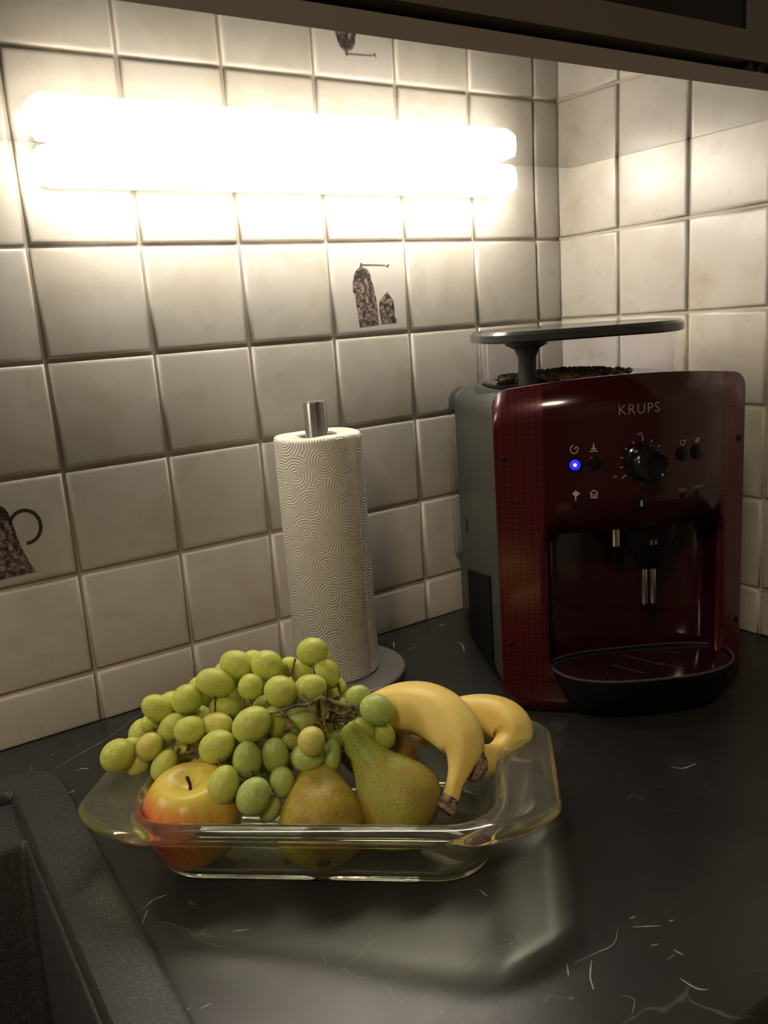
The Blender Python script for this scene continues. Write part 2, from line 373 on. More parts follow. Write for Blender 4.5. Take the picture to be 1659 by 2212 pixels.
# bottom panel: slightly sloped, front edge visible
b = MB(); ya, yb = -DC, -GAP
vv = []
for z_off in (0, .128):
    for y in (ya, yb):
        for x in (-15.8, -.07): vv.append((x+5.0, y+1.9, (zc(y)+z_off if z_off == 0 else (5.400 if y == ya else 5.44))-5.3))
b.add(vv, [(0,2,3,1),(4,5,7,6),(0,1,5,4),(2,6,7,3),(0,4,6,2),(1,3,7,5)])
bp = mk('bottom_panel', b.v, b.f, M_cab_edge, wc, mats=[M_cab_edge, M_gloss]); fix(bp)
for p in bp.data.polygons: p.material_index = 1 if p.normal.z < -.9 else 0
lab(bp, 'bottom panel with a glossy reflecting underside')
MB().box(*L(-15.8, -.07, -3.46, -3.40, 5.40, 5.52)).make('gap_strip', M_void, wc)
dr = MB().box(*L(-9.2, -1.425, -3.618, -3.42, 5.482, 5.70)).box(*L(-1.425, -1.10, -3.618, -3.42, 5.482, 11.0)).box(*L(-9.2, -8.9, -3.618, -3.42, 5.70, 11.0)).box(*L(-8.9, -1.425, -3.618, -3.42, 10.7, 11.0)).make('door', M_cab, wc)
lab(dr, 'taupe framed flap door')
MB().box(*L(-8.9, -1.425, -3.575, -3.53, 5.70, 10.7)).make('glass_pane', M_blackglass, dr)
MB().box(*L(-1.42, -1.35, -3.60, -3.47, 5.405, 5.478)).box(*L(-1.28, -1.20, -3.60, -3.47, 5.405, 5.478)).make('hinge', M_void, wc)
MB().box(*L(-1.09, -.07, -3.618, -3.42, 5.482, 11.0)).make('side_filler', M_cab, wc)

# ------------------------------------------------------------------ lamp under the cabinet
M_lampbody = mat('lamp_body', (.85,.85,.83), .4)
M_diff = mat('lamp_diffuser', (.9,.9,.88), .4, emit=LAMP_COLOR, estr=LAMP_STRENGTH)
def strip_light(label, LX0, LX1, LY0=-.54, LY1=-.16):
    ul = empty('under_cabinet_light', ((LX0+LX1)/2, (LY0+LY1)/2, zc(-.6))); tag(ul, label, 'light')
    hx = (LX1-LX0)/2; hy = (LY1-LY0)/2
    bevel(MB().box(-hx+.02, hx-.02, .10, hy, -.33, -.004).make('housing', M_lampbody, ul), .015)
    rings = []
    for x, k in ((-hx-.06, .30), (-hx-.045, .62), (-hx, .86), (-hx+.08, 1.), (hx-.08, 1.), (hx, .86), (hx+.045, .62), (hx+.06, .30)):
        rings.append([(x, .098, -.185-.165*k), (x, .02-.10*k, -.185-.165*k), (x, .02-.19*k, -.185-.10*k), (x, .02-.20*k, -.185+.05*k), (x, .02-.17*k, -.185+.15*k), (x, .098, -.185+.165*k)])
    MB().loft(rings, True, True).make('diffuser', M_diff, ul, False)
strip_light('glowing white strip light on the tiles under the wall cabinet', -6.28, -1.12)
strip_light('added second strip light further left along the cabinet, outside the view', -15.2, -9.6)  # unseen strip added to brighten the left-facing edges

# ------------------------------------------------------------------ paper towel holder and roll
hx_, hy_ = -4.1, -.72
M_steel = mat('brushed_steel', (.62,.60,.57), .28, 1.0); N = NT(M_steel); N.bump(N.noise(N.coord('Object', (900, 900, 8)), 1, 2), .08, .0005)
M_disc = mat('grey_steel_base', (.30,.285,.27), .42, .6)
ph = empty('paper_towel_holder', (hx_, hy_, 0)); tag(ph, 'steel paper towel stand with a round grey foot', 'paper towel holder')
MB().lathe([(.0, 0), (.70, 0), (.72, .02), (.72, .075), (.70, .09), (0, .09)], 48).make('base', M_disc, ph); 
auto_smooth(ph.children[0], 30)
po = auto_smooth(MB().lathe([(.115, .09), (.115, 2.90), (.105, 2.925), (0, 2.925)], 32).make('post', M_steel, ph), 40); lab(po, 'polished steel post')
M_paper = mat('paper_towel', (.86,.82,.72), .9, spec=.2, sss=.15, sssr=(1,.9,.7)); N = NT(M_paper); v = N.coord('Object', 1.)
ge = N.sep(v); ang = N.math('ARCTAN2', ge[1], ge[0])
cmb = N.n('ShaderNodeCombineXYZ'); N.l(N.math('MULTIPLY', ang, .0434), cmb.inputs[0]); N.l(ge[2], cmb.inputs[1])
vd = N.n('ShaderNodeTexVoronoi'); vd.voronoi_dimensions = '2D'; vd.inputs['Scale'].default_value = 38; N.l(cmb.outputs[0], vd.inputs['Vector'])
wave = N.math('SINE', N.math('MULTIPLY', vd.outputs['Distance'], 60.0))
hh = N.math('ADD', wave, N.math('MULTIPLY', N.noise(v, 900, 2), .5))
N.bump(hh, .6, .0007)
pr_ = empty('paper_towel_roll', (hx_, hy_, .09)); tag(pr_, 'white embossed paper towel roll standing on the steel holder', 'paper towel')
prof = [(.20, .004), (.42, .004), (.437, .02), (.437, 2.48), (.428, 2.505), (.415, 2.512), (.20, 2.505), (.198, 2.49)]
b = MB(); rings = []
for r_, z in prof: rings.append([(r_*cos(2*pi*k/64)*(1+.006*sin(2*pi*k/64*2+1)), r_*sin(2*pi*k/64), z+.006*sin(2*pi*k/64*3)*(z > 2)) for k in range(64)])
rings.append(rings[0]); b.loft(rings, False, False)
auto_smooth(b.make('paper', M_paper, pr_), 50)
b = MB(); a0 = -1.15; pts = [(.440*cos(a0+i*.1), .440*sin(a0+i*.1)) for i in range(9)]
b.add([(x, y, z) for z in (.03, 2.47) for x, y in pts]+[(x*1.008, y*1.008, z) for z in (.03, 2.47) for x, y in pts], [(i, i+1, 10+i, 9+i) for i in range(8)]+[(18+i, 27+i, 28+i, 19+i) for i in range(8)]+[(8, 26, 35, 17), (0, 9, 27, 18)])
auto_smooth(b.make('loose_sheet_end', M_paper, pr_), 50)
auto_smooth(MB().loft([[(r_*cos(2*pi*k/40), r_*sin(2*pi*k/40), z) for k in range(40)] for r_, z in ((.196, .006), (.196, 2.49), (.180, 2.49), (.180, .006), (.196, .006))], False, False).make('cardboard_core', mat('cardboard', (.38,.28,.18), .9), pr_), 50)

# ------------------------------------------------------------------ coffee machine
cm = empty('coffee_machine', (-3.29, -2.46, 0), radians(-29)); tag(cm, 'dark red and grey coffee machine standing in the corner', 'coffee machine')
W_, H_ = 2.28, 2.96
M_body = mat('grey_plastic', (.042,.043,.038), .42); N = NT(M_body); N.bump(N.noise(N.coord(), 1500, 2), .1, .0003)
M_black = mat('black_plastic', (.004,.004,.004), .45, spec=.3)
M_blackg = mat('black_gloss', (.006,.006,.007), .15)
M_red = mat('dark_red_gloss', (.036,.0025,.006), .16, spec=.6, coat=.6, coat_rough=.05)
M_reds = mat('red_satin_dots', (.16,.006,.016), .32, .2, coat=.5, coat_rough=.12); N = NT(M_reds); v = N.coord('Object', 1.); ge = N.sep(v)
def cell(x, p):
    f_ = N.math('FRACT', N.math('DIVIDE', x, p)); return N.math('SUBTRACT', f_, .5)
fx = cell(ge[0], .0053); fz = cell(ge[2], .0047)
dd = N.math('ADD', N.math('MULTIPLY', fx, fx), N.math('MULTIPLY', N.math('MULTIPLY', fz, fz), 1.0))
dot = N.math('LESS_THAN', dd, .045)
N.color(N.mix(dot, (.085,.004,.011), (.022,.001,.003)))
N.bump(N.math('SUBTRACT', 1., dot), .9, .0005)
M_clear = mat('clear_plastic', (.93,.92,.96), .04, trans=1.0, ior=1.02)
M_chrome = mat('chrome', (.80,.78,.74), .12, 1.0)
M_ink = mat('pale_ink', (.50,.46,.46), .5)
def bul(u_, b_=.30):
    t = (u_-1.14)/1.14; return -b_*(1-min(1, t*t))
def ztop(u_):
    t = (u_-1.14)/1.14; z = 2.985+.085*(1-t*t); r = .13
    for e_ in (u_, W_-u_):
        if e_ < r: z -= r-sqrt(max(0, r*r-(r-e_)**2))
    return z
def zbot(u_):
    z = .0; r = .26
    for e_ in (u_, W_-u_):
        if e_ < r: z += (r-sqrt(max(0, r*r-(r-e_)**2)))*.75
    return z+.012
# front panel with the cup opening
us = sorted(set([0, .008, .03, .06, .09, .13, .19, .26, .34, .405]+[.405+i*(1.61/14) for i in range(15)]+[2.015, 2.09, 2.15, 2.19, 2.22, 2.25, 2.272, 2.28]))
us = [u_ for i, u_ in enumerate(us) if i == 0 or u_-us[i-1] > 1e-4]
b = MB(); nr = 13; fm = []
def rowz(u_, k):
    zb, zt = zbot(u_), ztop(u_); h0, h1 = .42, 1.735
    if k <= 3: return zb+(h0-zb)*k/3
    if k <= 8: return h0+(h1-h0)*(k-3)/5
    return h1+(zt-h1)*(k-8)/4
for u_ in us:
    for k in range(nr): b.v.append((u_, bul(u_), rowz(u_, k)))
for i in range(len(us)-1):
    mid = us[i] >= .404 and us[i+1] <= 2.016
    for k in range(nr-1):
        if mid and 3 <= k < 8: continue
        b.f.append((i*nr+k, (i+1)*nr+k, (i+1)*nr+k+1, i*nr+k+1)); fm.append(0 if mid else 1)
fp = mk('front_panel', b.v, b.f, M_red, cm, mats=[M_red, M_reds], fm=fm)
for p in fp.data.polygons: p.use_smooth = True
so = fp.modifiers.new('solid', 'SOLIDIFY'); so.thickness = .0075; so.offset = -1
lab(fp, 'dark red front panel with dotted side strips')
# body shell: frame around the opening, then the solid rear part
def urr(u0, u1, z0, z1, r, v_): 
    return [(x, v_, y) for x, y, z in rrect((u0+u1)/2, (z0+z1)/2, (u1-u0)/2, (z1-z0)/2, r, 0)]
def fsurf(ring): return [(x, bul(x)+.078, z) for x, y, z in ring]
bd = MB().loft([urr(.405, 2.015, .42, 1.735, .02, .02), fsurf(urr(.405, 2.015, .42, 1.735, .02, 0)), fsurf(urr(.02, 2.26, .06, 2.93, .20, 0)), urr(.02, 2.26, .05, 2.93, .20, .42), urr(.03, 2.25, .05, 2.90, .22, 1.5),
    urr(.03, 2.25, .05, 2.86, .24, 2.34), urr(.06, 2.22, .08, 2.82, .24, 2.38)], False, True).make('body', M_body, cm)
auto_smooth(bd, 35); lab(bd, 'grey plastic side casing')
# cup bay: concave red back wall, dark roof
b = MB(); n = 24; rings = []
for k in range(n+1):
    a = pi*k/n; x = 1.21-.80*cos(a); y = -.02+.36*sin(a)**.7
    rings.append([(x, y, .34), (x, y, 1.76)])
b.loft(rings, False, False, False)
cb = b.make('cup_bay', M_red, cm, True); lab(cb, 'curved dark red back of the cup bay')
MB().add([(1.21-.80*cos(pi*k/n), -.02+.36*sin(pi*k/n)**.7, 1.725) for k in range(n+1)]+[(2.0, -.25, 1.725), (.42, -.25, 1.725)], [tuple(range(n+3))]).make('cup_bay_roof', M_black, cm)
# coffee spout
b = MB()
rings = []
for z, hx2, hy2, cy in ((1.74, .27, .22, .0), (1.62, .26, .20, -.02), (1.52, .21, .17, -.05), (1.42, .15, .13, -.07), (1.34, .10, .10, -.08), (1.30, .09, .08, -.08)):
    rings.append(rrect(1.36, cy, hx2, hy2, min(hx2, hy2)*.6, z, 4, 2))
sp_ = auto_smooth(b.loft(rings).make('coffee_spout', M_black, cm), 40)
for x in (1.315, 1.395):
    auto_smooth(MB().lathe([(.026, .96), (.030, .975), (.030, 1.33)], 16, (x, -.11, 0)).make('spout_tube', M_chrome, sp_), 40)
for x in (1.335, 1.375): MB().box(x-.012, x+.012, -.232, -.222, 1.545, 1.59).make('spout_badge', M_chrome, sp_)
nz = auto_smooth(MB().lathe([(.035, 1.53), (.045, 1.54), (.045, 1.75)], 16, (1.05, -.12, 0)).make('steam_nozzle', M_chrome, cm), 40)
# drip tray
tray = empty('x', (0,0,0)); bpy.data.objects.remove(tray)
def oval(cx, cy, hx2, fy, by, z, n=48):
    P = []
    for k in range(n):
        a = 2*pi*k/n; x = cos(a); y = sin(a); ex = .75
        P.append((cx+hx2*math.copysign(abs(x)**ex, x), cy+(by if y > 0 else fy)*math.copysign(abs(y)**.85, y), z))
    return P
TC = (1.275, -.10)
b = MB().loft([oval(*TC, .68, .32, .18, .02), oval(*TC, .72, .38, .22, .06), oval(*TC, .79, .46, .26, .25), oval(*TC, .85, .50, .27, .39), oval(*TC, .85, .50, .27, .43), oval(*TC, .82, .47, .25, .43), oval(*TC, .815, .465, .245, .40)], True, True)
dt = auto_smooth(b.make('drip_tray', M_black, cm), 40); lab(dt, 'black drip tray bowing out in front')
b = MB().loft([oval(*TC, .81, .46, .24, .401), oval(*TC, .81, .46, .24, .418), oval(*TC, .79, .44, .225, .422)], False, True)
M_grid = mat('tray_plate', (.03,.008,.010), .13, .2, coat=.5)
gp = auto_smooth(b.make('drip_plate', M_grid, dt), 40)
rim = MB().loft([oval(*TC, .852, .503, .272, .425), oval(*TC, .852, .503, .272, .437), oval(*TC, .830, .483, .257, .437), oval(*TC, .830, .483, .257, .425)], False, False)
auto_smooth(rim.make('tray_rim', mat('tray_rim_grey', (.16,.15,.145), .35, .5), dt), 40)
b = MB()
for x, y in ((.95, -.24), (1.36, -.20)):
    mk('drain_hole', [(x-.07, y-.015, .4235), (x-.02, y-.05, .4235), (x+.03, y-.02, .4235), (x+.08, y-.03, .4235), (x+.05, y+.02, .4235), (x+.0, y+.045, .4235), (x-.04, y+.01, .4235)], [tuple(range(7))], M_black, dt)
b = MB()
for x0_, y0_, x1_, y1_ in ((.98, -.20, 1.20, -.44), (1.38, -.22, 1.56, -.42), (1.16, -.02, 1.42, -.30), (1.55, .02, 1.66, -.08)):
    d_ = Vector((x1_-x0_, y1_-y0_, 0)).normalized(); s2 = Vector((-d_.y, d_.x, 0))*.006
    b.add([(x0_+s2.x, y0_+s2.y, .4238), (x1_+s2.x, y1_+s2.y, .4238), (x1_-s2.x, y1_-s2.y, .4238), (x0_-s2.x, y0_-s2.y, .4238)], [(0, 1, 2, 3)])
b.make('drain_groove', mat('groove_grey', (.12,.11,.11), .3), dt)
# base, side hatch, tank
MB().box(.1, 2.18, .05, 2.6, .0, .06).make('foot_frame', M_black, cm)
q_ = [(1.85, .03), (1.85, .82), (.52, 1.15), (.52, .2)]; o = MB().loft([[(x, y, z) for y, z in q_] for x in (.004, .05)]).make('side_hatch', mat('matt_black', (.004,.004,.004), .7, spec=.15), cm); lab(o, 'black side hatch')
MB().box(.022, .04, 1.84, 1.87, 1.25, 1.42).make('side_groove', M_black, cm)
bk = bevel(MB().box(.05, 2.2, 2.34, 2.70, .04, .80).make('rear_base', M_body, cm), .04)
tk = MB().loft([urr(-.01, 2.18, .80, 2.60, .12, 2.36)]+[urr(-.01, 2.18, .80, 2.60, .12, 2.70)], True, True)
tko = MB().loft([rrect(1.08, 2.53, 1.10, .18, .10, z) for z in (.80, .84, 1.4, 2.0, 2.60)]+[rrect(1.08, 2.53, 1.08, .16, .08, z) for z in (2.60, 2.0, .86)], True, True).make('water_tank', M_clear, cm)
auto_smooth(tko, 40); lab(tko, 'clear plastic water tank')
tc_ = auto_smooth(MB().loft([rrect(1.10, 2.52, 1.10, .19, .12, z) for z in (2.60, 2.70)]+[rrect(1.10, 2.51, 1.07, .17, .12, 2.78), rrect(1.10, 2.50, 1.0, .12, .10, 2.83)]).make('tank_cap', M_body, cm), 40)
lab(tc_, 'grey tank cap')
# bean hopper
HC = (1.10, 1.22)
hop = MB().loft([rrect(*HC, .93, .76, .55, z) for z in (2.90, 3.36)]+[rrect(*HC, .90, .73, .52, z) for z in (3.36, 2.93)], True, True).make('bean_hopper', M_clear, cm)
auto_smooth(hop, 40); lab(hop, 'clear plastic bean hopper')
M_lid = mat('hopper_lid', (.10,.10,.098), .16, .6)
lid = auto_smooth(MB().loft([rrect(*HC, .98, .81, .58, 3.365), rrect(*HC, 1.00, .83, .60, 3.38), rrect(*HC, 1.00, .83, .60, 3.44), rrect(*HC, .97, .80, .58, 3.468), rrect(*HC, .90, .73, .52, 3.478)]).make('hopper_lid', M_lid, cm), 30)
lab(lid, 'black oval hopper lid')
gk = auto_smooth(MB().lathe([(.10, 2.94), (.085, 3.0), (.085, 3.22), (.12, 3.30), (.20, 3.34), (.20, 3.364)], 24, (.50, .72, 0)).make('grind_column', mat('column_grey', (.04,.038,.036), .35), cm), 40)
auto_smooth(MB().loft([rrect(*HC, .99, .82, .60, 2.86), rrect(*HC, .97, .80, .58, 2.925), rrect(*HC, .945, .775, .56, 2.93)]).make('hopper_collar', M_body, cm), 40)
auto_smooth(MB().loft([rrect(*HC, .88, .71, .50, 2.935), rrect(*HC, .88, .71, .50, 2.965), rrect(*HC, .82, .66, .48, 2.97)]).make('hopper_floor', M_blackg, cm), 40)
b = MB()
for k in range(3):
    b.add([(1.36+k*.12+dx, 1.955, 3.08+dz) for dx, dz in ((0,0),(.07,0),(.08,.07),(.02,.09),(-.01,.05))], [(0,1,2,3,4)])
MBm = b.make('embossed_mark', M_clear, hop)
# controls
def on(u_, z_, off=0.): return Vector((u_, bul(u_)-off, z_))
def disc(name, u_, z_, r, h, m, parent=cm, seg=28, prof=None):
    dbdu = (bul(u_+.01)-bul(u_-.01))/.02; nrm = Vector((dbdu, -1, 0)).normalized(); side = Vector((-nrm.y, nrm.x, 0))
    P = prof or [(r, -.02), (r, h*.8), (r*.9, h), (0, h)]
    rings = [[on(u_, z_)+nrm*z+side*(q*cos(2*pi*k/seg))+Vector((0,0,1))*(q*sin(2*pi*k/seg)) for k in range(seg)] for q, z in P]
    o = MB().loft(rings, False, P[-1][0] > 1e-6).make(name, m, parent); auto_smooth(o, 40); return o
kn = disc('dial_knob', 1.23, 2.318, .15, .20, M_blackg, prof=[(.165, -.01), (.165, .02), (.15, .03), (.145, .19), (.125, .215), (.10, .205), (0, .20)]); lab(kn, 'round black dial')
MB().add([on(1.30, 2.23, .242)+Vector((dx, 0, dz)) for dx, dz in ((0,0),(.018,0),(.018,.018),(0,.018))], [(0,1,2,3)]).make('dial_mark', M_ink, kn)
M_led = mat('blue_led', (.1,.1,1), .3, emit=(.004,.004,1.0), estr=1.0)
M_led2 = mat('blue_led_core', (.6,.6,1), .3, emit=(.45,.5,1.0), estr=1.6)
o = disc('power_button', .654, 2.33, .072, .012, M_blackg)
o = disc('button_light', .654, 2.33, .046, .016, M_led, o); lab(o, 'glowing blue button light'); disc('button_light_core', .654, 2.33, .015, .020, M_led2, o.parent)
for u_, z_ in ((.811, 2.338), (1.605, 2.349), (1.745, 2.348)): disc('push_button', u_, z_, .062, .025, M_blackg)
disc('push_button', 1.208, 1.955, .058, .025, M_blackg)
disc('indicator', .653, 1.965, .028, .004, M_black); disc('indicator', .808, 1.960, .028, .004, M_black)
disc('indicator', 1.604, 1.975, .026, .004, M_black); disc('indicator', 1.754, 1.975, .026, .004, M_black)
for u_, z_ in ((.079, 2.398), (.084, .664), (2.215, 2.409), (2.235, .685)): disc('screw', u_, z_, .028, .010, M_black, seg=12)
def ink(name, shapes, off=.004, parent=cm):
    b = MB()
    for P in shapes: b.add([on(x, z, off) for x, z in P], [tuple(range(len(P)))])
    return mk(name, b.v, b.f, M_ink, parent)
def seg_(x0_, z0_, x1_, z1_, w_): 
    d_ = Vector((x1_-x0_, z1_-z0_)).normalized(); n_ = Vector((-d_.y, d_.x))*w_/2
    return [(x0_+n_.x, z0_+n_.y), (x0_-n_.x, z0_-n_.y), (x1_-n_.x, z1_-n_.y), (x1_+n_.x, z1_+n_.y)]
tick = []
for a_, l_ in ((90, .05), (115, .025), (65, .025), (140, .025), (40, .025), (165, .025), (15, .025), (190, .025), (215, .05), (-25, .03)):
    c_, s_ = cos(radians(a_)), sin(radians(a_)); r0 = .178; tick.append(seg_(1.23+c_*r0, 2.318+s_*r0, 1.23+c_*(r0+l_), 2.318+s_*(r0+l_), .008))
ink('dial_scale', tick)
ink('clock_symbol', band(.649, 2.465, .035, .04, .008, 100, 400, 16)+[seg_(.649, 2.465, .668, 2.49, .008)])
ink('cup_symbol', [seg_(.775, 2.44, .845, 2.44, .009), seg_(.79, 2.46, .83, 2.46, .014), seg_(.80, 2.48, .82, 2.48, .016), seg_(.81, 2.49, .81, 2.508, .008)])
ink('tap_symbol', [[(.625, 2.075), (.653, 2.105), (.692, 2.075), (.653, 2.045)], seg_(.653, 2.05, .653, 2.015, .012)])
ink('bin_symbol', [seg_(.782, 2.03, .782, 2.075, .010), seg_(.832, 2.03, .832, 2.075, .010), seg_(.775, 2.075, .807, 2.10, .009), seg_(.839, 2.075, .807, 2.10, .009), seg_(.80, 2.03, .80, 2.07, .008), seg_(.815, 2.03, .815, 2.07, .008), seg_(.78, 2.032, .834, 2.032, .009)])
ink('strength_symbol', band(1.600, 2.448, .022, .028, .007, 120, 420, 12)+[seg_(1.62, 2.455, 1.63, 2.47, .009)])
ink('two_cup_symbol', [seg_(1.725, 2.465, 1.775, 2.470, .008), seg_(1.722, 2.448, 1.772, 2.453, .010), seg_(1.728, 2.435, 1.762, 2.438, .007)])
ink('jug_symbol', [[(1.198, 1.932), (1.222, 1.932), (1.218, 1.985), (1.202, 1.985)]], .028)
def text(name, s_, u_, z_, size, wd=None, m=M_ink, ext=.0):
    cu = bpy.data.curves.new(name, 'FONT'); cu.body = s_; cu.size = 1.0; cu.align_x = 'CENTER'; cu.offset = .0; cu.space_character = 1.12; cu.resolution_u = 3
    ob = bpy.data.objects.new(name, cu); COL.objects.link(ob); bpy.context.view_layer.update()
    me = ob.to_mesh(); V = [v_.co.copy() for v_ in me.vertices]; F = [tuple(p.vertices) for p in me.polygons]; ob.to_mesh_clear()
    bpy.data.objects.remove(ob); bpy.data.curves.remove(cu)
    ww = max(v_.x for v_ in V)-min(v_.x for v_ in V); hh = max(v_.y for v_ in V); k = size/hh; kx = (wd/ww) if wd else k
    return mk(name, [tuple(on(u_+v_.x*kx, z_+v_.y*k, .006)) for v_ in V], F, m, cm)
M_letters = mat('raised_letters', (.45,.43,.42), .35, .6)
text('lettering', 'KRUPS', 1.20, 2.735, .085, .36, M_letters)
for s_, u_, z_ in (('100', 1.202, 2.550), ('20', .985, 2.195), ('220', 1.44, 2.215), ('ml', 1.209, 2.115), ('CALC', 1.604, 2.022), ('CLEAN', 1.754, 2.028)):
    text('small_print', s_, u_, z_, .022)

# coffee beans heaped in the hopper (nobody could count them)
M_bean = mat('coffee_bean', (.035,.018,.008), .35); N = NT(M_bean); N.color(N.ramp(N.noise(N.coord(), 90, 2), [(.4, (.018,.009,.005)), (.62, (.10,.055,.02))]))
b = MB(); rb = random.Random(5)
for i in range(420):
    a = rb.uniform(0, 2*pi); q = sqrt(rb.random()); x = .95+.66*q*cos(a); y = 1.10+.52*q*sin(a)
    if (x-.5)**2+(y-.72)**2 < .02: continue
    z = 2.99+.05*(1-q)+rb.uniform(0, .02); t_ = rb.uniform(0, pi); ca, sa = cos(t_), sin(t_); V = []
    for lx, ly, lz in ((1,0,0),(-1,0,0),(0,1,0),(0,-1,0),(0,0,1),(0,0,-1)):
        px, py, pz_ = lx*.055, ly*.036, lz*.028; V.append((x+px*ca-py*sa, y+px*sa+py*ca, z+pz_))
    b.add(V, [(0,2,4),(2,1,4),(1,3,4),(3,0,4),(2,0,5),(1,2,5),(3,1,5),(0,3,5)])
beans = mk('coffee_beans', b.v, b.f, M_bean, None, True); beans.location = cm.location; beans.rotation_euler = cm.rotation_euler
tag(beans, 'dark coffee beans heaped inside the clear hopper', 'coffee beans', kind='stuff')

# ------------------------------------------------------------------ glass dish
DCx, DCy = -5.57, -3.14
RZ = radians(-40)
dish = empty('glass_dish', (DCx, DCy, 0), RZ); tag(dish, 'rectangular clear glass baking dish holding the fruit', 'baking dish')
M_glass = mat('dish_glass', (.955,.98,.80), .02, trans=.97, ior=1.47)
def rim_ring(hx2, hy2, r, z, ext, drop=0.):
    P = rrect(0, 0, hx2, hy2, r, z, 8, 12); out = []
    for x, y, z_ in P:
        k = max(0, min(1, (hy2-.02-abs(y))/.36)); k = k**.75
        if abs(x) > hx2-r*1.05 and ext: 
            xx = math.copysign(abs(x)+ext*k, x); out.append((xx, y, z_-drop*k))
        else: out.append((x, y, z_))
    return out
def R8(hx2, hy2, r, z): return rrect(0, 0, hx2, hy2, r, z, 8, 12)
rings = [R8(1.06, .46, .26, .004), R8(1.13, .53, .32, .004), R8(1.175, .575, .35, .035), R8(1.19, .60, .37, .09), R8(1.245, .72, .38, .38), R8(1.275, .78, .38, .49),
         rim_ring(1.30, .80, .37, .485, 0), rim_ring(1.35, .855, .38, .485, .22, -.015), rim_ring(1.385, .895, .39, .50, .245, -.01), rim_ring(1.40, .91, .395, .535, .25, .0), rim_ring(1.385, .895, .39, .57, .245, .005), rim_ring(1.34, .85, .38, .59, .22, .015), rim_ring(1.29, .80, .36, .59, .0),
         R8(1.245, .755, .35, .585), R8(1.222, .73, .35, .555), R8(1.19, .66, .35, .38), R8(1.135, .545, .33, .11), R8(1.11, .515, .30, .07), R8(1.04, .45, .24, .055)]
b = MB().loft(rings, True, True)
gd = b.make('dish', M_glass, dish); auto_smooth(gd, 60)
sb = gd.modifiers.new('sub', 'SUBSURF'); sb.levels = 1; sb.render_levels = 1

# ------------------------------------------------------------------ fruit
def orient(axis, spin=0):
    z = Vector(axis).normalized(); x = Vector((0,0,1)).cross(z)
    if x.length < 1e-3: x = Vector((1,0,0))
    x.normalize(); y = z.cross(x); return Matrix((x, y, z)).transposed() @ Matrix.Rotation(spin, 3, 'Z')
# apple
M_apple = mat('apple_skin', (.6,.2,.05), .32, spec=.4, sss=.1, sssr=(1,.4,.2)); N = NT(M_apple); v = N.coord('Object', 1.); ge = N.sep(v)
ang = N.math('ARCTAN2', ge[1], ge[0]); cmb = N.n('ShaderNodeCombineXYZ'); N.l(N.math('MULTIPLY', N.math('SINE', ang), 8), cmb.inputs[0]); N.l(N.math('MULTIPLY', N.math('COSINE', ang), 8), cmb.inputs[1]); N.l(N.math('MULTIPLY', ge[2], 22), cmb.inputs[2])
st = N.noise(cmb.outputs[0], 1.6, 4, .65)
side = N.math('ADD', N.math('MULTIPLY', ge[0], -13.), N.math('MULTIPLY', ge[1], 5.))
redf = N.math('ADD', N.math('MULTIPLY_ADD', st, .9, -.06), side)
topy = N.ramp(ge[2], [(.0, (0,0,0)), (1, (1,1,1))])
tp = N.math('MULTIPLY', N.math('SUBTRACT', ge[2], .047), 70., clamp=True)
redf = N.math('SUBTRACT', redf, N.math('MULTIPLY', tp, .75), clamp=True)
N.color(N.ramp(redf, [(0, (.74,.58,.10)), (.3, (.74,.36,.07)), (.62, (.74,.24,.06)), (.95, (.68,.06,.04))]))
ap = empty('apple', (-6.46, -2.80, .055)); tag(ap, 'red and yellow apple at the left front of the glass dish', 'apple')
prof = []
for i in range(25):
    a = pi*i/24; r = .345*sin(a)**.9*(1+.05*cos(a)); z = .33-.33*cos(a)*(1.0)
    r = .345*(sin(a)**.85)*(1+.06*(-cos(a))); 
    if a > pi*.80: z -= .14*((a-pi*.8)/(pi*.2))**1.5
    if a < pi*.14: z += .04*(1-a/(pi*.14))
    prof.append((max(r, 0), z))
b = MB(); rings = []
for r, z in prof: rings.append([(r*cos(2*pi*k/48)*(1+.012*cos(5*2*pi*k/48)*(z/.6)), r*sin(2*pi*k/48)*(1+.012*cos(5*2*pi*k/48)*(z/.6)), z) for k in range(48)])
b.loft(rings, False, False).make('flesh', M_apple, ap, True)
MB().tube([(0, 0, .50), (.005, 0, .56), (-.01, .0, .63)], [.012, .011, .015], 8).make('stem', mat('apple_stem', (.05,.03,.015), .8), ap, True)
ap.rotation_euler = (radians(4), radians(-3), .3)
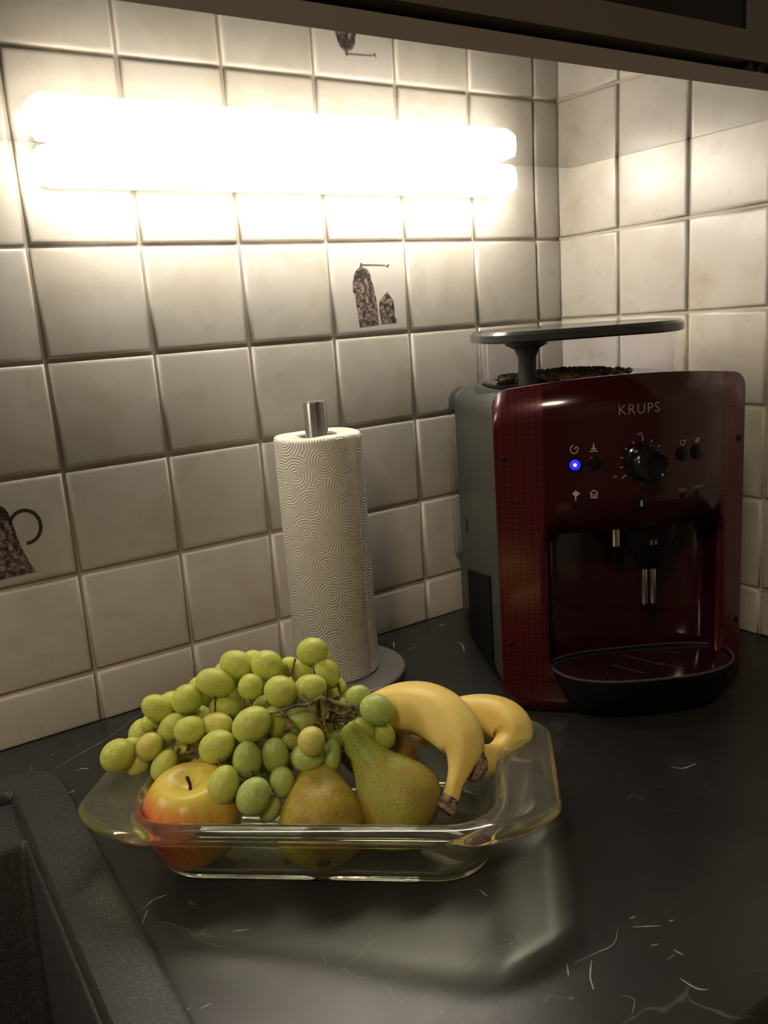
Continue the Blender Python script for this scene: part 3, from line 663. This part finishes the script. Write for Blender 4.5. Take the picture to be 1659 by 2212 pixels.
# pears
def pear_mat(name, green, brown, bias):
    m = mat(name, green, .45, spec=.35, sss=.08, sssr=(.6,.8,.2)); N = NT(m); v = N.coord('Object', 1.); ge = N.sep(v)
    f = N.noise(v, 60, 4, .7, .3); zz = N.math('MULTIPLY_ADD', ge[2], bias, .0)
    k = N.math('ADD', N.math('ADD', f, zz), -.10, clamp=True)
    c = N.ramp(k, [(.38, green), (.52, tuple((a+b_)/2 for a, b_ in zip(green, brown))), (.68, brown)])
    sp_ = N.ramp(N.noise(v, 700, 2), [(.40, (1,1,1)), (.52, (0,0,0))])
    N.color(N.mix(N.math('MULTIPLY', sp_, .45), c, tuple(g_*.42 for g_ in green)))
    N.bump(N.noise(v, 300, 3), .15, .0006); return m
def pear(name, label, tip, ctr, R_, m, group=None):
    tip, ctr = Vector(tip), Vector(ctr); ax = (ctr-tip); Lc = ax.length; ax.normalize(); tot = Lc+R_*.92
    root = empty(name, tuple(tip)); tag(root, label, 'pear', 'pears in the glass dish')
    root.rotation_euler = orient(ax).to_euler()
    k = R_/.307; P = [(.0, .0), (.035, .003), (.06, .02), (.075, .06), (.082, .12), (.10, .22), (.135, .32), (.185, .42), (.24, .52), (.285, .62), (.307, .72), (.300, .80), (.26, .88), (.20, .94), (.12, .985), (.05, .99), (.03, .965), (0, .96)]
    pts = [(r*(k if t > .4 else 1), t*tot) for r, t in P]; pts = [(q.x, q.y) for q in catmull([(r, z, 0) for r, z in pts], 3)]
    rings = []
    for r, z in pts: 
        bend = .05*(1-min(1, z/(tot*.6)))**2
        rings.append([(max(r, 0)*cos(2*pi*j/40)*(1+.02*cos(3*2*pi*j/40+1)), max(r, 0)*sin(2*pi*j/40)+bend, z) for j in range(40)])
    MB().loft(rings, False, False).make('flesh', m, root, True)
    MB().tube([(0, .05, .01), (.01, .06, -.03), (.02, .085, -.07)], [.018, .014, .018], 8).make('stem', mat('pear_stem', (.10,.06,.03), .8), root, True)
    MB().lathe([(.05, tot*.985), (.035, tot*1.0), (.02, tot*.975)], 10).make('calyx', mat('pear_calyx', (.05,.035,.02), .9), root)
    return root
pear('pear', 'green pear lying with its neck up beside the bananas', (-5.479, -3.281, .878), (-5.262, -3.615, .400), .300, pear_mat('green_pear_skin', (.30,.39,.055), (.40,.27,.06), 3.0))
pear('pear', 'olive yellow pear under the grapes at the front of the dish', (-5.50, -2.86, .66), (-5.771, -3.415, 0.323), .300, pear_mat('yellow_pear_skin', (.46,.36,.05), (.34,.22,.05), .5))
pear('pear', 'brown pear mostly hidden behind the green pear', (-5.36, -2.78, .46), (-5.02, -3.13, .36), .23, pear_mat('brown_pear_skin', (.42,.26,.07), (.32,.18,.05), 1.))
# bananas
M_ban = mat('banana_peel', (.72,.50,.10), .42, spec=.35, sss=.06, sssr=(1,.7,.2)); N = NT(M_ban); v = N.coord('Object', 1.)
N.color(N.ramp(N.noise(v, 16, 4, .6), [(.35, (.84,.62,.15)), (.6, (.90,.70,.22)), (.8, (.87,.66,.18))]))
M_ban_g = mat('banana_stem_green', (.55,.47,.09), .5)
M_cut = mat('banana_cut', (.13,.075,.04), .85); N = NT(M_cut); N.color(N.ramp(N.noise(N.coord(), 300, 3), [(.38, (.09,.055,.035)), (.6, (.40,.29,.19))]))
def banana(label, pts, cut_len, group='bananas in the dish'):
    org = Vector(pts[4][:3]); root = empty('banana', tuple(org)); tag(root, label, 'banana', 'bananas in the glass dish')
    P4 = [Vector((*[p[i]-org[i] for i in range(3)], 0)) for p in pts]; 
    C = catmull([p.xyz for p in P4], 6); Rr = [q.x for q in catmull([(p[3], 0, 0) for p in pts], 6)]
    n = 20; t0 = (C[1]-C[0]).normalized(); a = t0.cross(Vector((0,0,1))).normalized(); rings = []
    for i, p in enumerate(C):
        t = (C[min(i+1, len(C)-1)]-C[max(i-1, 0)]).normalized(); a = (a-t*a.dot(t)).normalized(); b_ = t.cross(a)
        r = Rr[i]; ring = []
        for k in range(n):
            th = 2*pi*k/n; rr_ = r*(1+.06*cos(5*th+.6)); ring.append(p+a*rr_*cos(th)+b_*rr_*sin(th))
        rings.append(ring)
    m_ = len(rings)-cut_len
    MB().loft(rings[:m_+1], True, False).make('peel', M_ban, root, True)
    e = MB().loft(rings[m_:], False, True)
    rj = random.Random(2)
    e.v = [tuple(Vector(q)*1.0+Vector((rj.uniform(-.006, .006), rj.uniform(-.006, .006), rj.uniform(-.006, .006)))) for q in e.v]
    o = e.make('stem_end', M_cut, root, True); lab(o, 'brown dried stem end')
    return root
banana('front banana arching over the green pear, thin stem hanging down', [[-5.37, -2.655, 0.32, 0.051], [-5.28, -2.704, 0.449, 0.109], [-5.095, -2.885, 0.636, 0.151], [-4.922, -3.096, 0.767, 0.184], [-4.803, -3.326, 0.81, 0.197], [-4.744, -3.546, 0.759, 0.196], [-4.764, -3.737, 0.676, 0.155], [-4.84, -3.804, 0.581, 0.094], [-4.923, -3.839, 0.492, 0.061], [-4.987, -3.864, 0.414, 0.061], [-5.065, -3.876, 0.352, 0.086]], 7)
banana('rear banana leaning on the right rim of the dish', [[-4.688, -3.031, 0.394, 0.073], [-4.511, -3.114, 0.527, 0.132], [-4.339, -3.284, 0.594, 0.16], [-4.239, -3.5, 0.615, 0.164], [-4.237, -3.67, 0.574, 0.154], [-4.327, -3.726, 0.514, 0.117], [-4.485, -3.763, 0.497, 0.098], [-4.628, -3.799, 0.532, 0.12], [-4.766, -3.815, 0.572, 0.124]], 3)

# grapes: one bunch, every grape a part
gb = empty('grape_bunch', (-6.0, -2.7, .9)); tag(gb, 'bunch of green grapes heaped over the left of the glass dish', 'grapes')
def grape_mat(name, c0, c1):
    m = mat(name, c1, .34, spec=.4, sss=.75, sssr=(.9,1.0,.25), coat=.0); NT_ = NT(m); v = NT_.coord('Object', 1.)
    f = NT_.noise(v, 45, 3, .6); NT_.color(NT_.ramp(f, [(.35, c0), (.65, c1)]))
    NT_.rough(NT_.math('MULTIPLY_ADD', NT_.noise(v, 80, 3), .25, .26)); return m
GM = [grape_mat('grape_skin', (.50,.56,.09), (.60,.64,.17)), grape_mat('grape_skin_yellow', (.60,.56,.12), (.66,.62,.20)), grape_mat('grape_skin_green', (.38,.49,.11), (.50,.57,.20))]
M_dot = mat('grape_scar', (.12,.08,.03), .8)
def grape_mesh(m):
    b = MB(); rings = []; n = 24; f = []
    for i in range(19):
        a = pi*i/18; r = sin(a)*(1-.03*cos(a)); rings.append([(r*cos(2*pi*k/n), r*sin(2*pi*k/n), -cos(a)) for k in range(n)])
    o = MB().loft(rings, False, False).make('grape', m, None, True); me = o.data; me.materials.append(M_dot)
    for p in me.polygons:
        if p.center.z*10 > .992*1.0: p.material_index = 1
    bpy.data.objects.remove(o); return me
GME = [grape_mesh(m) for m in GM]
rg = random.Random(11)
YEL = {30, 20, 14}; GRN = {23, 25, 26, 27, 28, 29, 31, 35, 36, 37, 39, 40, 41}
GR = [[-5.854, -2.38, 1.174, 0.129, 0.106, 0.722, -0.565, -0.399], [-5.682, -2.552, 1.173, 0.12, 0.112, 0.633, -0.548, -0.548], [-5.368, -2.707, 1.247, 0.117, 0.101, 0.853, -0.512, 0.099], [-6.043, -2.4, 1.091, 0.145, 0.104, 0.759, -0.566, -0.32], [-6.254, -2.326, 0.997, 0.115, 0.107, 0.813, -0.399, 0.425], [-6.447, -2.229, 0.95, 0.13, 0.096, 0.58, -0.533, -0.616], [-5.857, -2.628, 1.081, 0.092, 0.094, 0.834, -0.547, -0.071], [-5.7, -2.794, 1.054, 0.12, 0.109, 0.79, -0.564, -0.239], [-5.501, -2.894, 1.056, 0.12, 0.095, 0.853, -0.512, 0.099], [-5.463, -2.479, 1.078, 0.085, 0.073, 0.834, -0.547, -0.071], [-6.022, -2.469, 0.906, 0.113, 0.085, 0.834, -0.547, -0.071], [-6.495, -2.14, 0.815, 0.071, 0.063, 0.834, -0.547, -0.071], [-6.408, -2.373, 0.834, 0.128, 0.089, 0.674, -0.237, 0.699], [-6.325, -2.535, 0.858, 0.114, 0.094, 0.853, -0.489, 0.183], [-6.143, -2.606, 0.865, 0.116, 0.084, 0.834, -0.547, -0.071], [-5.982, -2.873, 0.914, 0.142, 0.116, 0.787, -0.362, 0.5], [-6.22, -2.771, 0.786, 0.135, 0.107, 0.813, -0.399, 0.425], [-6.804, -2.301, 0.727, 0.122, 0.109, 0.755, -0.323, 0.571], [-6.655, -2.159, 0.698, 0.077, 0.056, 0.834, -0.547, -0.071], [-6.67, -2.315, 0.605, 0.111, 0.08, 0.455, -0.047, 0.889], [-6.592, -2.38, 0.75, 0.115, 0.09, 0.626, -0.192, 0.756], [-6.535, -2.498, 0.635, 0.118, 0.083, 0.573, -0.144, 0.807], [-6.352, -2.467, 0.675, 0.073, 0.06, 0.834, -0.547, -0.071], [-6.082, -2.966, 0.713, 0.138, 0.098, 0.209, 0.13, 0.969], [-6.303, -3.036, 0.631, 0.132, 0.103, 0.39, 0.002, 0.921], [-6.158, -3.198, 0.57, 0.127, 0.107, 0.573, -0.144, 0.807], [-5.89, -3.015, 0.693, 0.134, 0.092, 0.107, 0.196, 0.975], [-5.917, -3.148, 0.562, 0.103, 0.084, 0.033, 0.242, 0.97], [-6.039, -3.172, 0.411, 0.096, 0.073, 0.573, -0.144, 0.807], [-5.605, -2.901, 0.821, 0.122, 0.098, 0.79, -0.564, -0.239], [-5.695, -3.22, 0.826, 0.093, 0.097, 0.834, -0.547, -0.071], [-5.7, -3.143, 0.667, 0.116, 0.102, 0.834, -0.547, -0.071], [-5.78, -2.806, 0.831, 0.094, 0.122, 0.834, -0.547, -0.071], [-5.322, -2.82, 1.093, 0.111, 0.094, 0.398, -0.465, -0.79], [-5.422, -2.643, 1.092, 0.09, 0.08, 0.834, -0.547, -0.071], [-5.231, -3.116, 0.978, 0.089, 0.081, 0.846, -0.463, 0.266], [-5.193, -3.312, 0.932, 0.125, 0.106, 0.759, -0.566, -0.32], [-5.3, -3.27, 0.794, 0.104, 0.082, 0.261, -0.402, -0.878], [-5.167, -3.322, 0.722, 0.105, 0.083, 0.116, -0.327, -0.938], [-5.333, -2.988, 0.856, 0.09, 0.072, 0.39, 0.002, 0.921], [-5.532, -3.185, 0.629, 0.126, 0.066, 0.209, 0.13, 0.969], [-5.646, -3.049, 0.545, 0.09, 0.071, 0.834, -0.547, -0.071], [-5.645, -2.162, 1.039, 0.119, 0.1, 0.397, -0.003, 0.918], [-5.876, -2.19, 1.043, 0.116, 0.098, -0.73, 0.294, -0.617], [-6.039, -2.027, 0.89, 0.118, 0.099, 0.232, -0.388, -0.892], [-6.29, -2.068, 0.877, 0.115, 0.097, 0.854, -0.502, 0.14], [-5.547, -2.343, 0.956, 0.117, 0.099, -0.733, 0.565, 0.378], [-5.498, -2.623, 0.945, 0.114, 0.096, -0.617, 0.183, -0.765], [-5.826, -2.25, 0.85, 0.117, 0.098, 0.833, -0.433, 0.344], [-6.173, -2.283, 0.802, 0.113, 0.095, -0.81, 0.559, 0.175], [-5.683, -2.45, 0.787, 0.115, 0.097, 0.773, -0.345, 0.532], [-5.958, -2.459, 0.744, 0.113, 0.095, 0.773, -0.345, 0.532], [-6.15, -2.275, 0.623, 0.114, 0.096, -0.142, 0.341, 0.929], [-6.552, -2.055, 0.71, 0.113, 0.096, -0.312, -0.059, -0.948], [-6.4, -2.023, 0.618, 0.116, 0.098, -0.32, 0.43, 0.844], [-6.555, -2.222, 0.52, 0.112, 0.094, -0.32, 0.43, 0.844], [-6.376, -2.242, 0.526, 0.113, 0.095, -0.848, 0.47, -0.244], [-5.926, -2.646, 0.662, 0.111, 0.093, -0.134, -0.179, -0.975], [-6.014, -2.49, 0.537, 0.113, 0.095, -0.134, -0.179, -0.975], [-6.265, -2.569, 0.543, 0.109, 0.092, 0.776, -0.566, -0.278], [-6.063, -2.64, 0.459, 0.11, 0.093, 0.776, -0.566, -0.278], [-5.913, -2.806, 0.596, 0.109, 0.092, -0.482, 0.499, 0.72], [-5.791, -2.817, 0.466, 0.11, 0.093, -0.808, 0.391, -0.441], [-5.688, -2.819, 0.676, 0.11, 0.093, 0.835, -0.546, -0.07], [-5.213, -2.501, 1.047, 0.118, 0.099, 0.232, -0.388, -0.892], [-5.259, -2.802, 0.911, 0.114, 0.096, 0.224, 0.12, 0.967], [-5.312, -2.884, 0.598, 0.113, 0.095, -0.617, 0.183, -0.766], [-5.167, -3.019, 0.786, 0.112, 0.094, -0.617, 0.183, -0.766], [-5.02, -3.049, 0.668, 0.113, 0.095, 0.404, -0.468, -0.786], [-5.429, -2.862, 0.793, 0.112, 0.094, 0.833, -0.433, 0.345], [-5.48, -2.931, 0.566, 0.111, 0.094, 0.042, 0.236, 0.971], [-5.286, -3.137, 0.603, 0.11, 0.093, 0.042, 0.236, 0.971]]
for i, g in enumerate(GR):
    me = GME[1] if i in YEL else GME[2] if i in GRN else GME[0]
    o = bpy.data.objects.new('grape', me); COL.objects.link(o); o.parent = gb
    ax = Vector(g[5:8]); ax += FW*rg.uniform(-.5, .3)*(1 if rg.random() < .7 else -1)
    if rg.random() < .5: ax = -ax
    mt = Matrix.Translation(Vector(((g[0]+6.0)*S, (g[1]+2.7)*S, (g[2]-.9)*S))) @ orient(ax).to_4x4() @ Matrix.Diagonal((g[4]*1.05, g[4]*1.05, g[3]*1.05, 1))
    o.matrix_local = mt
# stems
M_stem = mat('grape_stem', (.16,.11,.04), .7); N = NT(M_stem); N.color(N.ramp(N.noise(N.coord(), 120, 3), [(.4, (.07,.035,.02)), (.62, (.26,.20,.07))]))
ST = [[-5.8, -2.62, 0.973, 0.01], [-5.856, -2.899, 0.962, 0.013], [-5.785, -2.959, 0.987, 0.017], [-5.682, -3.019, 1.02, 0.017], [-5.604, -3.045, 1.012, 0.02], [-5.509, -3.06, 1.038, 0.027], [-5.463, -3.072, 1.005, 0.03], [-5.477, -3.087, 0.956, 0.02], [-5.528, -3.109, 0.884, 0.02], [-5.526, -3.176, 0.806, 0.017], [-5.582, -3.103, 0.93, 0.017], [-5.79, -3.02, 0.938, 0.01], [-5.749, -3.054, 0.919, 0.013], [-5.3, -2.975, 0.955, 0.01], [-5.262, -2.876, 1.009, 0.011], [-5.203, -2.899, 0.975, 0.007], [-5.478, -2.629, 1.194, 0.011], [-5.554, -2.696, 1.107, 0.014], [-5.533, -2.583, 1.141, 0.011], [-5.317, -3.221, 0.946, 0.013], [-5.363, -3.248, 0.897, 0.013], [-5.324, -3.28, 0.918, 0.01]]
SP = [Vector(p[:3])-Vector((-6.0, -2.7, .9)) for p in ST]; SR = [p[3]*.75 for p in ST]
b = MB()
for ch in ((1, 2, 3, 4, 5, 6), (6, 7, 8, 9), (4, 10, 8), (2, 12, 11), (5, 6, 13), (13, 14), (13, 15), (18, 17, 4), (16, 17), (6, 19, 20), (19, 21), (6, 7, 20)):
    b.tube(catmull([SP[i] for i in ch], 4), [max(.009, .75*SR[ch[min(len(ch)-1, k//4)]]) for k in range((len(ch)-1)*4+1)], 6)
b.make('stem', M_stem, gb, True)
b = MB()                                         # short stalks reaching the core of the bunch
core = catmull([(-.55, .25, -.12), (-.2, .02, .0), (.25, -.2, .05), (.55, -.36, .08)], 4)
for i, g in enumerate(GR):
    p = Vector(g[:3])-Vector((-6.0, -2.7, .9)); c_ = min(core, key=lambda q: (q-p).length)
    b.tube([p, (p+c_)/2+Vector((0,0,-.03)), c_+Vector((0,0,-.14))], .008, 5)
b.tube([q+Vector((0,0,-.14)) for q in core], .014, 6)
b.make('stalks', M_stem, gb, True)
